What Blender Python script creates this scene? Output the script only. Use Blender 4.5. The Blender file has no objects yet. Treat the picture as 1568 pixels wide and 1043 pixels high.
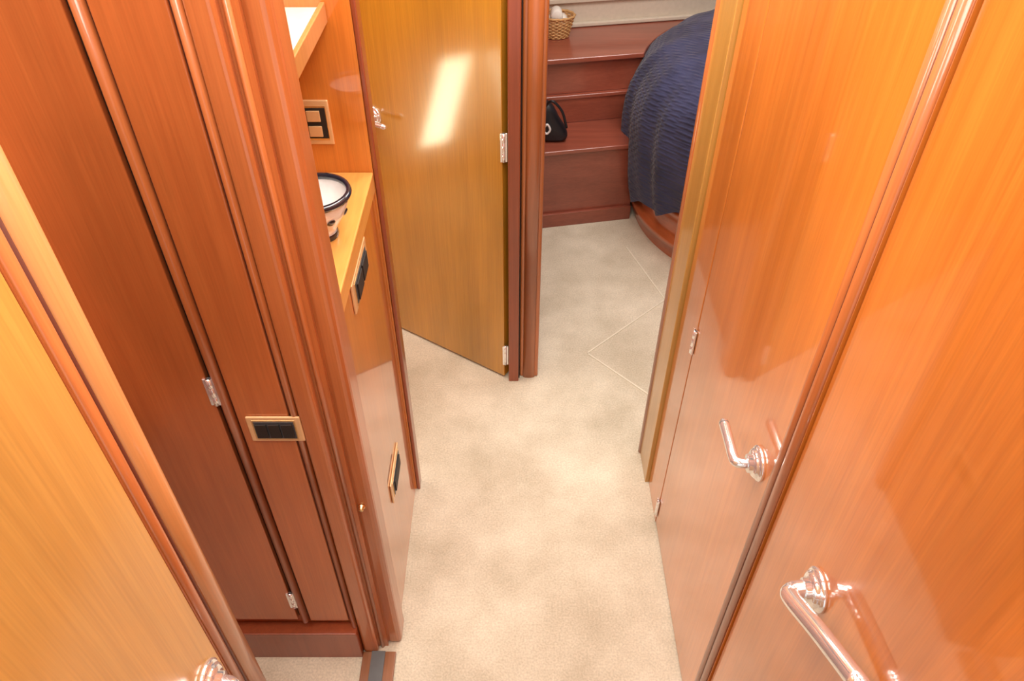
import bpy, math, random
from mathutils import Vector, Matrix
random.seed(4)
S = 1.9
sc = bpy.context.scene
sc.view_settings.view_transform = 'Standard'
sc.view_settings.look = 'None'

# ---------------------------------------------------------------- materials
def nmat(name):
    m = bpy.data.materials.new(name); m.use_nodes = True
    nt = m.node_tree; b = nt.nodes['Principled BSDF']
    return m, nt, b
def flat(name, col, rough=.5, metal=0, coat=0, emit=0):
    m, nt, b = nmat(name)
    n = nt.nodes.new('ShaderNodeTexNoise'); n.inputs['Scale'].default_value = 60
    r = nt.nodes.new('ShaderNodeValToRGB')
    r.color_ramp.elements[0].color = (*[c*.88 for c in col], 1)
    r.color_ramp.elements[1].color = (*[min(1, c*1.08) for c in col], 1)
    tc = nt.nodes.new('ShaderNodeTexCoord')
    nt.links.new(tc.outputs['Object'], n.inputs['Vector'])
    nt.links.new(n.outputs['Fac'], r.inputs['Fac'])
    nt.links.new(r.outputs['Color'], b.inputs['Base Color'])
    b.inputs['Roughness'].default_value = rough
    b.inputs['Metallic'].default_value = metal
    b.inputs['Coat Weight'].default_value = coat
    if emit:
        b.inputs['Emission Color'].default_value = (*col, 1)
        b.inputs['Emission Strength'].default_value = emit
    return m
def wood(name, c1, c2, rough=.3, scale=(34, 34, .8), coat=1.0, blotch=.30, cr=.05, fine=.08):
    m, nt, b = nmat(name); L = nt.links
    tc = nt.nodes.new('ShaderNodeTexCoord')
    mp = nt.nodes.new('ShaderNodeMapping'); mp.inputs['Scale'].default_value = scale
    L.new(tc.outputs['Object'], mp.inputs['Vector'])
    n = nt.nodes.new('ShaderNodeTexNoise'); n.inputs['Scale'].default_value = 1.8
    n.inputs['Detail'].default_value = 7; n.inputs['Roughness'].default_value = .62
    L.new(mp.outputs['Vector'], n.inputs['Vector'])
    r = nt.nodes.new('ShaderNodeValToRGB')
    r.color_ramp.elements[0].position = .2; r.color_ramp.elements[0].color = (*c1, 1)
    r.color_ramp.elements[1].position = .8; r.color_ramp.elements[1].color = (*c2, 1)
    L.new(n.outputs['Fac'], r.inputs['Fac'])
    mp2 = nt.nodes.new('ShaderNodeMapping')
    mp2.inputs['Scale'].default_value = [min(4.0, s*.1+1.2) for s in scale]
    L.new(tc.outputs['Object'], mp2.inputs['Vector'])
    n2 = nt.nodes.new('ShaderNodeTexNoise'); n2.inputs['Scale'].default_value = 1.0
    n2.inputs['Detail'].default_value = 3
    L.new(mp2.outputs['Vector'], n2.inputs['Vector'])
    mr = nt.nodes.new('ShaderNodeMapRange')
    mr.inputs['From Min'].default_value = .3; mr.inputs['From Max'].default_value = .7
    mr.inputs['To Min'].default_value = 1-blotch; mr.inputs['To Max'].default_value = 1+blotch*.4
    L.new(n2.outputs['Fac'], mr.inputs['Value'])
    mp3 = nt.nodes.new('ShaderNodeMapping'); mp3.inputs['Scale'].default_value = [s*7 for s in scale]
    L.new(tc.outputs['Object'], mp3.inputs['Vector'])
    n3 = nt.nodes.new('ShaderNodeTexNoise'); n3.inputs['Scale'].default_value = 1.6; n3.inputs['Detail'].default_value = 3
    L.new(mp3.outputs['Vector'], n3.inputs['Vector'])
    mr3 = nt.nodes.new('ShaderNodeMapRange')
    mr3.inputs['From Min'].default_value = .3; mr3.inputs['From Max'].default_value = .7
    mr3.inputs['To Min'].default_value = 1-fine; mr3.inputs['To Max'].default_value = 1+fine
    L.new(n3.outputs['Fac'], mr3.inputs['Value'])
    mm = nt.nodes.new('ShaderNodeMath'); mm.operation = 'MULTIPLY'
    L.new(mr.outputs['Result'], mm.inputs[0]); L.new(mr3.outputs['Result'], mm.inputs[1])
    mx = nt.nodes.new('ShaderNodeVectorMath'); mx.operation = 'SCALE'
    L.new(r.outputs['Color'], mx.inputs[0]); L.new(mm.outputs[0], mx.inputs['Scale'])
    L.new(mx.outputs['Vector'], b.inputs['Base Color'])
    b.inputs['Roughness'].default_value = rough
    b.inputs['Coat Weight'].default_value = coat
    b.inputs['Coat Roughness'].default_value = cr
    b.inputs['Coat IOR'].default_value = 1.6
    return m

M_or   = wood('cherry_veneer_orange', (.55,.150,.018), (.70,.228,.032))
M_red  = wood('cherry_veneer_red', (.39,.098,.024), (.50,.150,.038), coat=.5, cr=.15)
M_post = wood('cherry_solid_post', (.36,.098,.027), (.50,.160,.046), coat=.6, cr=.12)
M_tan  = wood('cherry_solid_tan', (.46,.18,.055), (.58,.26,.09), coat=.6, cr=.12)
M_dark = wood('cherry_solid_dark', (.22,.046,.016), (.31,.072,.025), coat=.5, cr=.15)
M_gold = wood('golden_veneer', (.43,.190,.014), (.56,.27,.022), coat=1, cr=.11)
M_hon  = wood('honey_veneer', (.53,.26,.050), (.63,.34,.075), coat=.6, cr=.12)
M_top  = wood('countertop_wood', (.68,.30,.06), (.80,.38,.10), scale=(18,1.4,18), coat=.5)
M_step = wood('step_wood', (.23,.056,.032), (.34,.090,.050), scale=(1.2,18,18), coat=.6, cr=.15)
M_sill = wood('sill_wood', (.22,.085,.035), (.32,.13,.055), scale=(34,.8,34), coat=.2)
M_groove = flat('groove_dark', (.10,.022,.010), .5)  # dark brown for the thin strips between mouldings
M_chr  = flat('chrome', (.93,.94,.96), .07, .82, .6)
M_brs  = flat('gold_plate', (.90,.66,.34), .3, 1)
M_blk  = flat('black_gap', (.012,.008,.006), .6)
M_sw   = flat('switch_grey', (.05,.05,.055), .35)
M_gry  = flat('grey_rubber', (.11,.115,.115), .7)
M_wht  = flat('white_ceramic', (.82,.80,.78), .12, 0, .5)
M_nvyg = flat('navy_glaze', (.012,.013,.022), .12, 0, .5)
M_bei  = flat('beige_panel', (.64,.56,.44), .6)
M_ceil = flat('ceiling_vinyl', (.80,.78,.72), .6)
M_bag  = flat('black_nylon', (.012,.012,.016), .5)
M_wire = flat('wicker_gold', (.62,.36,.14), .5, .2)
M_towl = flat('white_towel', (.8,.76,.68), .9)
M_fill = flat('fill_lens', (1,.9,.75), .4, 0, 0, 6)  # glow of the invented ceiling fixtures
M_glow  = flat('reflection_glow', (1,.96,.66), .4, 0, 0, 15)  # glowing face of the panel added for the gold door highlight

def carpet():
    m, nt, b = nmat('cream_carpet'); L = nt.links
    tc = nt.nodes.new('ShaderNodeTexCoord')
    n = nt.nodes.new('ShaderNodeTexNoise'); n.inputs['Scale'].default_value = 3.8; n.inputs['Detail'].default_value = 7
    n.inputs['Roughness'].default_value = .6
    n2 = nt.nodes.new('ShaderNodeTexNoise'); n2.inputs['Scale'].default_value = 190; n2.inputs['Detail'].default_value = 3
    for q in (n, n2): L.new(tc.outputs['Object'], q.inputs['Vector'])
    r = nt.nodes.new('ShaderNodeValToRGB')
    r.color_ramp.elements[0].position = .35; r.color_ramp.elements[0].color = (.47,.405,.295,1)
    r.color_ramp.elements[1].position = .65; r.color_ramp.elements[1].color = (.645,.575,.445,1)
    L.new(n.outputs['Fac'], r.inputs['Fac'])
    mr = nt.nodes.new('ShaderNodeMapRange'); mr.inputs['From Min'].default_value = .3; mr.inputs['From Max'].default_value = .7
    mr.inputs['To Min'].default_value = .84; mr.inputs['To Max'].default_value = 1.12
    L.new(n2.outputs['Fac'], mr.inputs['Value'])
    mx = nt.nodes.new('ShaderNodeVectorMath'); mx.operation = 'SCALE'
    L.new(r.outputs['Color'], mx.inputs[0]); L.new(mr.outputs['Result'], mx.inputs['Scale'])
    L.new(mx.outputs['Vector'], b.inputs['Base Color'])
    bp = nt.nodes.new('ShaderNodeBump'); bp.inputs['Strength'].default_value = .35; bp.inputs['Distance'].default_value = .004
    L.new(n2.outputs['Fac'], bp.inputs['Height']); L.new(bp.outputs['Normal'], b.inputs['Normal'])
    b.inputs['Roughness'].default_value = .95
    return m
M_car = carpet()
def quiltmat():
    m, nt, b = nmat('navy_quilt'); L = nt.links
    tc = nt.nodes.new('ShaderNodeTexCoord')
    n = nt.nodes.new('ShaderNodeTexNoise'); n.inputs['Scale'].default_value = 7; n.inputs['Detail'].default_value = 8
    n.inputs['Roughness'].default_value = .7
    L.new(tc.outputs['Object'], n.inputs['Vector'])
    r = nt.nodes.new('ShaderNodeValToRGB')
    r.color_ramp.elements[0].position = .3; r.color_ramp.elements[0].color = (.012,.014,.045,1)
    r.color_ramp.elements[1].position = .75; r.color_ramp.elements[1].color = (.046,.054,.135,1)
    L.new(n.outputs['Fac'], r.inputs['Fac']); L.new(r.outputs['Color'], b.inputs['Base Color'])
    hs = []
    for d, s in (('Z', 17), ('DIAGONAL', 22)):
        w = nt.nodes.new('ShaderNodeTexWave'); w.bands_direction = d; w.inputs['Scale'].default_value = s
        w.inputs['Distortion'].default_value = 2.5; w.inputs['Detail'].default_value = 3
        L.new(tc.outputs['Object'], w.inputs['Vector']); hs.append(w)
    ad = nt.nodes.new('ShaderNodeMath'); ad.operation = 'MULTIPLY'
    L.new(hs[0].outputs['Fac'], ad.inputs[0]); L.new(hs[1].outputs['Fac'], ad.inputs[1])
    bp = nt.nodes.new('ShaderNodeBump'); bp.inputs['Strength'].default_value = .55; bp.inputs['Distance'].default_value = .006
    L.new(ad.outputs[0], bp.inputs['Height']); L.new(bp.outputs['Normal'], b.inputs['Normal'])
    b.inputs['Roughness'].default_value = .85
    b.inputs['Sheen Weight'].default_value = .15
    return m
M_qlt = quiltmat()

# ---------------------------------------------------------------- builders (units: S metres)
def root(name):
    e = bpy.data.objects.new(name, None); e.empty_display_size = .1
    sc.collection.objects.link(e); return e
def mk(name, verts, faces, mat, parent=None, bevel=0, smooth=False, sub=0):
    me = bpy.data.meshes.new(name)
    me.from_pydata([(v[0]*S, v[1]*S, v[2]*S) for v in verts], [], faces)
    me.update()
    o = bpy.data.objects.new(name, me); sc.collection.objects.link(o)
    me.materials.append(mat)
    import bmesh
    bm = bmesh.new(); bm.from_mesh(me)
    bmesh.ops.remove_doubles(bm, verts=bm.verts, dist=1e-6)
    bmesh.ops.recalc_face_normals(bm, faces=bm.faces); bm.to_mesh(me); bm.free()
    if smooth:
        for p in me.polygons: p.use_smooth = True
    if bevel:
        b = o.modifiers.new('bevel', 'BEVEL'); b.width = bevel; b.segments = 3; b.limit_method = 'ANGLE'
        b.angle_limit = math.radians(40)
    if sub:
        s = o.modifiers.new('sub', 'SUBSURF'); s.levels = sub; s.render_levels = sub
    if parent: o.parent = parent
    return o
def prism(name, pts, z0, z1, mat, parent=None, bevel=.002, smooth=False):
    n = len(pts)
    v = [(p[0], p[1], z0) for p in pts] + [(p[0], p[1], z1) for p in pts]
    f = [tuple(range(n))[::-1], tuple(range(n, 2*n))]
    f += [(i, (i+1) % n, n+(i+1) % n, n+i) for i in range(n)]
    return mk(name, v, f, mat, parent, bevel, smooth)
def box(name, x0, x1, y0, y1, z0, z1, mat, parent=None, bevel=.002):
    return prism(name, [(x0,y0),(x1,y0),(x1,y1),(x0,y1)], z0, z1, mat, parent, bevel)
def bead(name, cx, cy, rx, ry, z0, z1, mat, parent=None, n=24):
    pts = [(cx+rx*math.cos(2*math.pi*i/n), cy+ry*math.sin(2*math.pi*i/n)) for i in range(n)]
    o = prism(name, pts, z0, z1, mat, parent, 0)
    for p in o.data.polygons:
        if len(p.vertices) == 4: p.use_smooth = True
    return o
def frame(o, d):
    d = Vector(d).normalized(); a = Vector((0,0,1)) if abs(d.z) < .9 else Vector((1,0,0))
    u = d.cross(a).normalized(); w = d.cross(u).normalized()
    return d, u, w
def lathe(name, origin, axis, prof, mat, parent=None, n=40):
    d, u, w = frame(origin, axis); o = Vector(origin)
    v = []; f = []
    for r, h in prof:
        for i in range(n):
            a = 2*math.pi*i/n
            v.append(o + d*h + u*(r*math.cos(a)) + w*(r*math.sin(a)))
    for j in range(len(prof)-1):
        for i in range(n):
            f.append((j*n+i, j*n+(i+1) % n, (j+1)*n+(i+1) % n, (j+1)*n+i))
    return mk(name, v, f, mat, parent, 0, True)
def smoothpath(P, k=8):
    P = [Vector(p) for p in P]; out = []
    Q = [P[0]*2-P[1]] + P + [P[-1]*2-P[-2]]
    for i in range(1, len(Q)-2):
        a, b, c, d = Q[i-1:i+3]
        for s in range(k):
            t = s/k
            out.append(.5*((2*b)+(c-a)*t+(2*a-5*b+4*c-d)*t*t+(3*b-a-3*c+d)*t**3))
    out.append(P[-1]); return out
def tube(name, P, r, mat, parent=None, k=8, n=16, closed=False):
    pts = smoothpath(P, k) if k > 1 else [Vector(p) for p in P]
    v = []; f = []; ref = None
    for i, p in enumerate(pts):
        if closed: t = (pts[(i+1) % len(pts)]-pts[i-1]).normalized()
        else: t = (pts[min(i+1, len(pts)-1)]-pts[max(i-1, 0)]).normalized()
        if ref is None:
            ref = t.cross(Vector((0,0,1)) if abs(t.z) < .9 else Vector((1,0,0))).normalized()
        u = (ref-t*ref.dot(t)).normalized(); ref = u; w = t.cross(u)
        for q in range(n):
            a = 2*math.pi*q/n; v.append(p+u*(r*math.cos(a))+w*(r*math.sin(a)))
    m = len(pts)
    for j in range(m if closed else m-1):
        for q in range(n):
            f.append((j*n+q, j*n+(q+1) % n, ((j+1) % m)*n+(q+1) % n, ((j+1) % m)*n+q))
    if not closed:
        f += [tuple(range(n))[::-1], tuple(range((m-1)*n, m*n))]
    return mk(name, v, f, mat, parent, 0, True)

def handle(parent, o, out, along, L=.048, rise=0., outl=.022, rr=.0062, ret=0.):
    o = Vector(o); out = Vector(out).normalized(); al = Vector(along).normalized()
    lathe('handle_rose', o, out, [(0,0),(.0165,0),(.0165,.0025),(.0145,.004),(.0135,.004),(.0135,.006),(.011,.0075),(.0085,.0075),(.0085,.011),(0,.011)], M_chr, parent)
    up = Vector((0,0,1))
    P = [o+out*.004, o+out*(outl*.6), o+out*(outl*.93)+al*.002, o+out*outl+al*.009+up*rise*.06, o+out*(outl-ret*.45)+al*(L*.5)+up*rise*.5, o+out*(outl-ret)+al*L+up*rise]
    tube('handle_lever', P, rr, M_chr, parent)
    lathe('handle_tip', P[-1], P[-1]-P[-2], [(rr,-.0005),(rr*.9,.002),(rr*.5,.0042),(0,.005)], M_chr, parent, 20)
def hinge(parent, x, y, z, dx, dy, h=.026):
    lathe('hinge_knuckle', (x,y,z-h/2), (0,0,1), [(0,0),(.0025,0),(.0025,h*.3),(.0021,h*.31),(.0025,h*.32),(.0025,h*.66),(.0021,h*.67),(.0025,h*.68),(.0025,h),(0,h)], M_chr, parent, 16)
    d = Vector((dx,dy,0)).normalized(); n = Vector((-d.y,d.x,0))*.0009
    c = Vector((x,y,0))
    q = [c-d*.005-n, c+d*.005-n, c+d*.005+n, c-d*.005+n]
    prism('hinge_leaf', [(p.x,p.y) for p in q], z-h/2, z+h/2, M_chr, parent, .0003)

ZC = 1.13
# ---------------------------------------------------------------- shell
box('floor', -1.0, 1.75, -.6, 2.4, -.03, 0, M_car, None, 0)
box('ceiling', -1.0, 1.75, -.6, 2.4, ZC, ZC+.02, M_ceil, None, 0)

# right side of the passage
box('wall_right', .245, .28, -.6, .799, 0, ZC, M_or, None, 0)
d1 = root('door_1')     # near right door
box('leaf', .222, .2449, -.25, .372, .004, ZC-.04, M_or, d1)
handle(d1, (.222,.285,.498), (-1,0,0), (0,-1,0), L=.085, rise=.037, ret=.012, rr=.0068)
d2 = root('door_2')     # far right door
box('leaf', .2225, .2449, .3985, .680, .004, ZC-.04, M_or, d2)
handle(d2, (.2225,.430,.461), (-1,0,0), (0,1,0), L=.048, rr=.0048)
hinge(d2, .2205, .6815, .38, 0, 1, .036)
hinge(d2, .2205, .6815, .04, 0, 1, .036)
t = root('trim_1')
box('stile', .2195, .2449, .374, .397, 0, ZC, M_or, t)
bead('moulding', .2195, .3795, .004, .0055, 0, ZC, M_post, t)
bead('moulding_groove', .2195, .3865, .0012, .0015, 0, ZC, M_groove, t)
bead('moulding_far', .2195, .3925, .003, .0045, 0, ZC, M_post, t)
t = root('trim_2')
box('jamb_stile', .2225, .2449, .683, .757, 0, ZC, M_or, t)
box('jamb_edge', .2165, .2449, .759, .822, 0, ZC, M_hon, t)
bead('edge_bead', .2185, .824, .005, .006, 0, ZC, M_post, t)
box('wall_bedroom_near', .246, 1.75, .80, .83, 0, ZC, M_or, None, 0)

# left near wall with honey door
box('wall_left', -.245, -.222, -.6, .262, 0, ZC, M_post, None, 0)
d3 = root('door_3')
box('leaf', -.2218, -.2, -.3, .238, .004, ZC-.04, M_hon, d3)
handle(d3, (-.2,.216,.500), (1,0,0), (0,-1,0), L=.07, outl=.018)
t = root('trim_3')
box('jamb', -.2218, -.201, .2395, .268, 0, ZC, M_post, t)
bead('jamb_bead', -.2035, .2615, .0075, .0095, 0, ZC, M_tan, t)
bead('jamb_bead_inner', -.2008, .2445, .0028, .004, 0, ZC, M_post, t)
bead('jamb_groove', -.2006, .2500, .0014, .0016, 0, ZC, M_groove, t)

# left cabin
box('wall_cabin_left', -.64, -.62, -.6, .50, 0, ZC, M_red, None, 0)
box('wall_cabin_near', -.62, -.2455, -.02, 0, 0, ZC, M_red, None, 0)
box('wall_cabin_far', -.62, -.168, .484, .502, 0, ZC, M_red, None, 0)
d4 = root('door_4')
box('leaf', -.52, -.2715, .474, .4838, .092, ZC-.05, M_red, d4)
bx = -.2695
for zz in (.508, .14): hinge(d4, bx, .4735, zz, 1, 0, .033)
t = root('trim_4')
box('shadow_gap', -.2712, -.2685, .480, .4838, .092, ZC, M_blk, t, 0)
bead('panel_moulding', -.2635, .4785, .0048, .0065, .085, ZC, M_post, t)
box('flat_panel', -.257, -.2085, .476, .4838, .085, ZC, M_red, t)
box('panel_groove', -.2585, -.2571, .4785, .4838, .085, ZC, M_groove, t, 0)
box('panel_groove_right', -.2084, -.2072, .4785, .4838, .085, ZC, M_groove, t, 0)
bead('panel_moulding_right', -.2035, .4785, .0036, .0045, .069, ZC, M_post, t)
b_ = root('baseboard_left')
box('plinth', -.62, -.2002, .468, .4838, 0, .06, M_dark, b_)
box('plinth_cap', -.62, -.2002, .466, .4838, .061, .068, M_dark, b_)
t = root('trim_5')
box('jamb_a', -.1995, -.1800, .474, .5, 0, ZC, M_post, t, .008)
box('jamb_groove', -.1799, -.1715, .492, .5, 0, ZC, M_groove, t, 0)
bead('jamb_bead', -.1755, .489, .0036, .008, 0, ZC, M_post, t)
box('jamb_b', -.1712, -.150, .488, .524, 0, ZC, M_post, t, .012)
lathe('door_catch', (-.163,.488,.315), (0,-1,0), [(0,0),(.004,0),(.004,.002),(.0025,.003),(.0025,.006),(0,.0065)], M_brs, t, 20)
th = root('door_threshold')
box('sill', -.2, -.156, .269, .4735, 0, .006, M_sill, th)
box('rubber_strip', -.188, -.170, .269, .4734, .006, .0075, M_gry, th, 0)

def plate(name, c, u, n, w, h, nrock, mat_face=M_brs, mi=None, mrk=None):
    r = root(name)
    c = Vector(c); u = Vector(u).normalized(); n = Vector(n).normalized(); z = Vector((0,0,1))
    def slab(nm, cc, a, b, th, mat, bev):
        v = []
        for k in (0, th):
            for sx, sz in ((-1,-1),(1,-1),(1,1),(-1,1)):
                v.append(cc+u*(sx*a/2)+z*(sz*b/2)+n*k)
        return mk(nm, v, [(0,3,2,1),(4,5,6,7),(0,1,5,4),(1,2,6,5),(2,3,7,6),(3,0,4,7)], mat, r, bev)
    slab('face_plate', c, w, h, .0026, mat_face, .004)
    slab('bezel', c+n*.0026, w*.80, h*.76, .0006, M_brs, .0006)
    slab('insert', c+n*.0032, w*.74, h*.68, .0006, mi or M_sw, .0006)
    for i in range(nrock):
        k = (i-(nrock-1)/2)*(w*.72/nrock)
        slab('rocker_%d' % (i+1), c+u*k+n*.0038, w*.72/nrock*.86, h*.54, .0016, mrk or M_blk, .0008)
    return r, slab
M_plt = flat('peach_plate', (.74,.46,.22), .3, .3, .5)
plate('light_switch', (-.2235,.4759,.457), (1,0,0), (0,-1,0), .051, .034, 3, M_plt)

# ---------------------------------------------------------------- vanity
CT = .576
v_ = root('vanity_cabinet')
box('carcass', -.5, -.156, .526, .744, 0, CT-.024, M_or, v_, .001)
box('countertop', -.5, -.1535, .5245, .745, CT-.0235, CT, M_top, v_, .003)
box('shelf', -.5, -.182, .5245, .745, .742, .752, M_bei, v_, .002)
box('shelf_lip', -.1819, -.177, .5245, .745, .738, .757, M_tan, v_, .002)
box('wall_partition', -.749, -.1535, .7455, .764, 0, ZC, M_or, None, .001)
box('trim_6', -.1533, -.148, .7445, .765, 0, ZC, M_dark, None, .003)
box('wall_vanity_back', -.52, -.5005, .503, .745, 0, ZC, M_or, None, 0)
oc = Vector((-.207,.7454,.635)); on = Vector((0,-1,0))
pr, sl = plate('electrical_outlet', oc, (1,0,0), on, .034, .05, 0, M_plt, M_blk)
for k, zz in enumerate((.0085,-.0085)):
    sl('rocker_%d' % (k+1), oc+on*.0038+Vector((0,0,zz)), .014, .012, .0018, M_plt, .0012)
plate('electrical_outlet', (-.156,.615,.533), (0,1,0), (1,0,0), .085, .036, 2, M_plt)
plate('electrical_outlet', (-.156,.625,.198), (0,1,0), (1,0,0), .074, .036, 1, M_plt)
bw = root('ceramic_bowl')
bc = (-.186,.622,CT+.0005)
lathe('bowl_body', bc, (0,0,1), [(0,0),(.015,0),(.0155,.004),(.014,.007),(.019,.015),(.026,.027),(.031,.040),(.0325,.047)], M_wht, bw)
lathe('bowl_inside', bc, (0,0,1), [(0,.010),(.012,.011),(.021,.022),(.028,.036),(.031,.047)], M_wht, bw)
lathe('bowl_rim', bc, (0,0,1), [(.0300,.0445),(.0335,.044),(.0347,.047),(.0335,.050),(.0300,.050),(.0290,.047),(.0300,.0445)], M_nvyg, bw)
lathe('bowl_foot_band', bc, (0,0,1), [(.0156,.0),(.0162,.003),(.0152,.006)], M_nvyg, bw)
for i in range(7):
    a = i*2*math.pi/7
    p = Vector((bc[0]+.0262*math.cos(a), bc[1]+.0262*math.sin(a), bc[2]+.0265))
    lathe('bowl_motif_%d' % (i+1), p, (math.cos(a), math.sin(a), -.6), [(0,.001),(.003,.0008),(.0045,-.0005)], M_nvyg, bw, 12)
lathe('soap_bar', (bc[0]+.004,bc[1]-.003,bc[2]+.016), (0,0,1), [(0,0),(.011,0),(.014,.004),(.011,.008),(0,.009)], M_towl, bw)

# ---------------------------------------------------------------- diagonal wall with gold door
hp = Vector((-.011,.997)); dd = Vector((-.833,.553)); nn = Vector((-.553,-.833))
def dquad(s0, s1, n0, n1):
    return [tuple(hp+dd*s0+nn*n0), tuple(hp+dd*s1+nn*n0), tuple(hp+dd*s1+nn*n1), tuple(hp+dd*s0+nn*n1)]
d5 = root('door_5')
prism('leaf', dquad(.004,.292,-.02,0), .005, ZC-.05, M_gold, d5)
p = hp+dd*.252
handle(d5, (p.x,p.y,.455), (nn.x,nn.y,0), (-dd.x,-dd.y,0), L=.04, rr=.0042)
for zz in (.472, .06, .9):
    p = hp+dd*.0005+nn*.001; hinge(d5, p.x, p.y, zz, 1, .1, .045)
prism('wall_bath_diagonal', dquad(.295,.86,-.035,-.001), 0, ZC, M_or, None, 0)
prism('wall_bath_diagonal_header', dquad(.0,.2945,-.035,-.001), ZC-.045, ZC, M_or, None, 0)
t = root('trim_7')
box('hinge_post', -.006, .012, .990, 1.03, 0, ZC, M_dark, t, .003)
box('corner_post', .014, .048, 1.003, 1.045, 0, ZC, M_post, t, .006)
bead('corner_bead', .031, 1.003, .011, .004, 0, ZC, M_post, t)
bead('post_groove', .013, 1.002, .0012, .003, 0, ZC, M_blk, t)
box('wall_bedroom_left', .008, .03, 1.046, 2.3, 0, ZC, M_red, None, 0)
box('wall_bath_left', -.77, -.75, .765, 1.5, 0, ZC, M_or, None, 0)
w = root('reflection_panel_1')  # made-up glowing window, placed to reflect as the highlight on the gold door
Y4 = [(.845,.10),(.925,.10),(.855,.31),(.775,.31)]
vv = [(-.7495,y,z) for y, z in Y4]+[(-.746,y,z) for y, z in Y4]
mk('glow_face', vv, [(0,1,2,3),(4,5,6,7),(0,1,5,4),(1,2,6,5),(2,3,7,6),(3,0,4,7)], M_glow, w)
tube('frame', [(-.745,y,z) for y, z in Y4], .005, M_chr, w, 1, 12, True)  # invented rim around the glowing panel

# ---------------------------------------------------------------- bedroom
A = math.radians(11); O = Vector((.072,1.50))
C0 = Vector((.625,1.568)); C1 = Vector((1.25,1.66))
def loc(x, y): return (O.x+x*math.cos(A)-y*math.sin(A), O.y+x*math.sin(A)+y*math.cos(A))
def rq(x1, y0, y1, left=.0305):
    out = []
    for x, y in ((None,y0),(x1,y0),(x1,y1),(None,y1)):
        if x is None: x = (left-O.x+y*math.sin(A))/math.cos(A)
        out.append(loc(x, y))
    return out
def rc(y0, y1, R=.346):
    """step footprint whose right end follows the rounded bed base"""
    def hit(y):
        lo, hi = 0, .6
        for _ in range(40):
            m = (lo+hi)/2
            if (Vector(loc(m, y))-C0).length > R: lo = m
            else: hi = m
        return lo
    l0 = (.0305-O.x+y0*math.sin(A))/math.cos(A); l1 = (.0305-O.x+y1*math.sin(A))/math.cos(A)
    pts = [loc(l0, y0)]
    n = 9
    for i in range(n):
        y = y0+(y1-y0)*i/(n-1)
        h = hit(y)
        if h > .5: h = .42
        pts.append(loc(h, y))
    pts.append(loc(l1, y1)); return pts
st = root('bed_steps')
prism('riser_1', rc(.004,.25), 0, .186, M_step, st)
prism('toe_moulding', rc(-.004,.0038), 0, .035, M_step, st, .002)
prism('tread_1', rc(-.006,.13), .1865, .197, M_step, st, .005)
prism('riser_2_lower', rc(.122,.25), .1975, .255, M_step, st)
prism('ledge', rc(.118,.135), .2555, .264, M_step, st, .004)
prism('riser_2_upper', rc(.130,.25), .2645, .338, M_step, st)
prism('tread_2', rc(.115,.299), .3385, .350, M_step, st, .005)
for i in range(12):
    xa = -.02+i*.15; xb = xa+.1499
    q = [loc(xa,.301), loc(xb,.301), loc(xb,.325), loc(xa,.325)]
    if i == 0: q = [(.031, loc((.031-O.x+.301*math.sin(A))/math.cos(A),.301)[1]), q[1], q[2], (.031, loc((.031-O.x+.325*math.sin(A))/math.cos(A),.325)[1])]
    prism('wall_back', q, 0, ZC, M_bei, None, 0)
tr = root('trim_8')
prism('shelf_rail', rq(.9,.289,.3005), .351, .360, M_bei, tr, .004)
prism('rail_line', rq(.9,.293,.3005), .405, .415, M_bei, tr, .003)
box('wall_bedroom_right', 1.7, 1.75, .83, 2.3, 0, ZC, M_or, None, 0)

# bed
bed = root('bed')
ax = (C1-C0).normalized(); a0 = math.atan2(ax.y, ax.x)
per = []
NS = 160
for i in range(NS+1):
    a = a0+math.pi/2+math.pi*i/NS; per.append((C0, a))
for i in range(NS//3+1):
    a = a0-math.pi/2+math.pi*i/(NS//3); per.append((C1, a))
def loft(name, prof, mat, rip=0, hem=None, cap=True):
    v = []; f = []; n = len(per)
    for j, (r, z) in enumerate(prof):
        k = j/(len(prof)-1)
        for i, (c, a) in enumerate(per):
            nv = Vector((math.cos(a), math.sin(a)))
            wob = rip*(1-k)**1.3*(math.sin(a*19+.6)+.6*math.sin(a*33+j*.25)+.4*math.sin(a*7))
            zz = z
            if hem:
                hz = hem(a); zz = hz+(z-prof[0][1])*(prof[-1][1]-hz)/(prof[-1][1]-prof[0][1])
            q = c+nv*(r+wob)
            v.append((q.x, q.y, zz))
    for j in range(len(prof)-1):
        for i in range(n): f.append((j*n+i, j*n+(i+1) % n, (j+1)*n+(i+1) % n, (j+1)*n+i))
    if cap: f.append(tuple(range((len(prof)-1)*n, len(prof)*n)))
    return mk(name, v, f, mat, bed, 0, True)
loft('base', [(.330,0),(.330,.03),(.334,.034),(.343,.036),(.343,.05),(.334,.054),(.330,.06),(.330,.10),(.337,.105),(.337,.12),(.330,.125),(.330,.2),(.3,.3)], wood('bed_base_wood', (.40,.085,.026), (.54,.15,.045), scale=(3,3,14)))
def hem(a):
    d = (a % (2*math.pi))
    k = min(1, max(0, (d-math.pi)/(math.pi/2)))
    return .045+.19*k+.008*math.sin(a*17)
loft('quilt', [(.350,.05),(.360,.09),(.366,.13),(.370,.18),(.372,.23),(.370,.27),(.363,.305),(.350,.335),(.331,.362),(.304,.386),(.266,.403),(.2,.418),(.1,.426),(.01,.428)], M_qlt, .007, hem)

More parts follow.
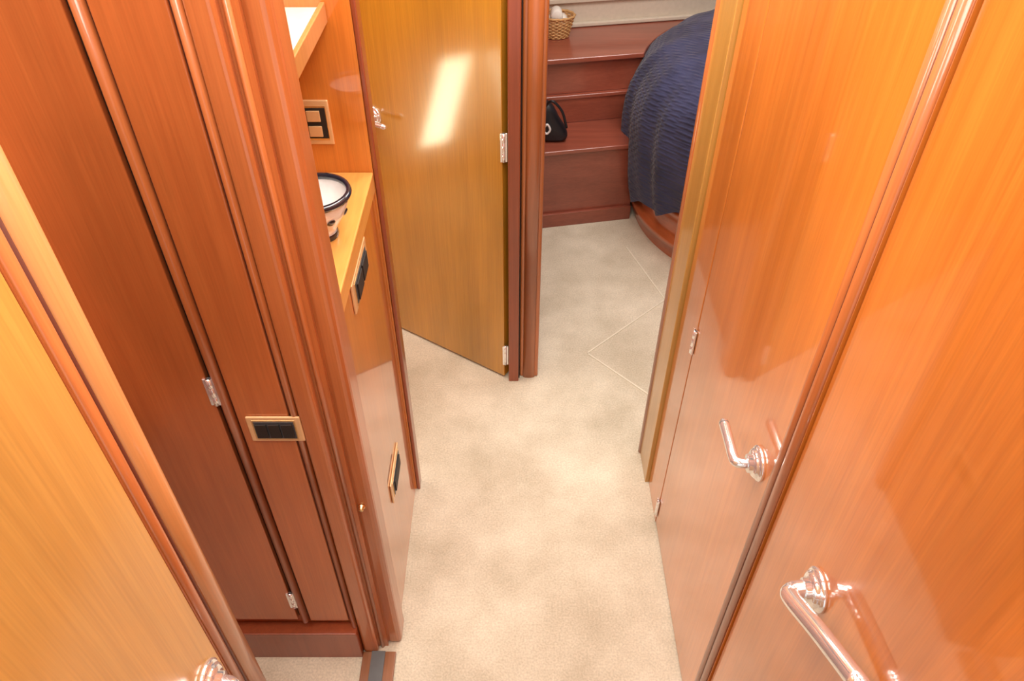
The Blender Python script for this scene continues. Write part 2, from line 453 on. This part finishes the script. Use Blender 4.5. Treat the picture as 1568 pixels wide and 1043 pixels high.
# bag on the tread
bg = root('black_bag')
pf = [(-.030,0),(.034,0),(.037,.014),(.030,.032),(.014,.052),(.004,.078),(-.012,.094),(-.026,.090),(-.033,.05),(-.034,.02)]
vb = []; nb = len(pf)
for yk, sc_ in ((-.020,.86),(-.008,1),(.012,1),(.024,.84)):
    for x, z in pf: vb.append((.088+x*sc_, 1.553+yk, .1975+z*sc_))
fb = [tuple(range(nb))[::-1], tuple(range(3*nb,4*nb))]
for j in range(3):
    for i in range(nb): fb.append((j*nb+i, j*nb+(i+1) % nb, (j+1)*nb+(i+1) % nb, (j+1)*nb+i))
mk('body', vb, fb, M_bag, bg, 0, True, 1)
tube('strap', [(.070,1.54,.28),(.085,1.525,.30),(.107,1.53,.275),(.119,1.535,.235)], .0028, M_bag, bg)
tube('logo', [(.068,1.5325,.232),(.076,1.5315,.244),(.083,1.5315,.232),(.076,1.5315,.222),(.0685,1.5315,.230)], .0024, M_wht, bg)

# wicker basket (woven rings and stakes)
bk = root('wicker_basket')
bcx, bcy, bz = .100, 1.758, .3505
def ring(r, z, rad=.0012, ph=0, nm='weave'):
    P = [(bcx+(r+.0012*math.cos(14*math.pi*i/28+ph))*math.cos(2*math.pi*i/56), bcy+(r*.8+.0012*math.cos(14*math.pi*i/28+ph))*math.sin(2*math.pi*i/56), bz+z) for i in range(56)]
    tube(nm, P, rad, M_wire, bk, 1, 6, True)
for i in range(12): ring(.029+.011*i/11, .002+.042*i/11, .0016, math.pi*(i % 2))
ring(.041,.047,.0028)
for i in range(14):
    a = 2*math.pi*i/14
    tube('stake_%d' % (i+1), [(bcx+.029*math.cos(a),bcy+.0232*math.sin(a),bz+.002),(bcx+.040*math.cos(a),bcy+.032*math.sin(a),bz+.045)], .0014, M_wire, bk, 1, 6)
for i, (dx, dy, dz) in enumerate(((-.013,0,.03),(.013,.004,.032),(0,-.004,.050))):
    lathe('rolled_towel_%d' % (i+1), (bcx+dx,bcy-.018+dy,bz+dz), (0,1,0), [(0,0),(.011,0),(.0135,.003),(.0135,.033),(.011,.036),(0,.036)], M_towl, bk, 20)

# carpet hatch seams
M_seam = flat('carpet_seam', (.66,.60,.47), .95)
hs = root('floor_hatch_seam')
def seam(a, b, nm):
    a = Vector(a); b = Vector(b); d = (b-a).normalized(); n = Vector((-d.y,d.x))*.0016
    prism(nm, [tuple(a-n),tuple(b-n),tuple(b+n),tuple(a+n)], 0, .0012, M_seam, hs, .0008)
seam((.146,1.067),(.32,1.23),'seam_a'); seam((.147,1.064),(.25,.955),'seam_b'); seam((.32,1.23),(.26,1.42),'seam_c')

# ---------------------------------------------------------------- lights
def area(x, y, z, sx, sy, e, col, nm):  # unseen fill lamps with invented fixtures, added for even light
    r = root('fill_fixture')
    lathe('bezel', (x*1.0,y,z+.012), (0,0,-1), [(0,0),(.03,0),(.03,.004),(.024,.006),(.022,.004)], M_chr, r)
    lathe('lens', (x,y,z+.010), (0,0,-1), [(.022,0),(.015,.004),(0,.005)], M_fill, r)
    l = bpy.data.lights.new(nm, 'AREA'); l.shape = 'RECTANGLE'; l.size = sx*S; l.size_y = sy*S
    l.energy = e; l.color = col
    o = bpy.data.objects.new(nm, l); o.location = (x*S, y*S, z*S); sc.collection.objects.link(o); o.parent = r
W = (1,.95,.88)
area(.0,.12,ZC-.012,.25,.4,13,W,'fill_passage')
area(.03,.62,ZC-.012,.28,.4,19,W,'fill_mid')
area(-.05,.92,ZC-.012,.2,.15,8,W,'fill_door')
area(-.4,.22,ZC-.012,.3,.3,13,W,'fill_cabin')
area(-.30,.63,ZC-.012,.2,.15,4,W,'fill_vanity')
area(.35,1.25,ZC-.012,.5,.4,25,(1,.97,.95),'fill_bedroom')
area(-.5,1.0,ZC-.012,.25,.3,8,W,'fill_bath')
wd = bpy.data.worlds.new('World'); sc.world = wd; wd.use_nodes = True
wd.node_tree.nodes['Background'].inputs[0].default_value = (1,.97,.93,1)
wd.node_tree.nodes['Background'].inputs[1].default_value = 1.0

cam = bpy.data.cameras.new('camera'); cam.sensor_width = 36; cam.lens = 1200/1623*36; cam.clip_start = .02
co = bpy.data.objects.new('camera', cam); sc.collection.objects.link(co)
co.location = (0,0,S); co.rotation_euler = (math.radians(90-42.2),0,0)
sc.camera = co
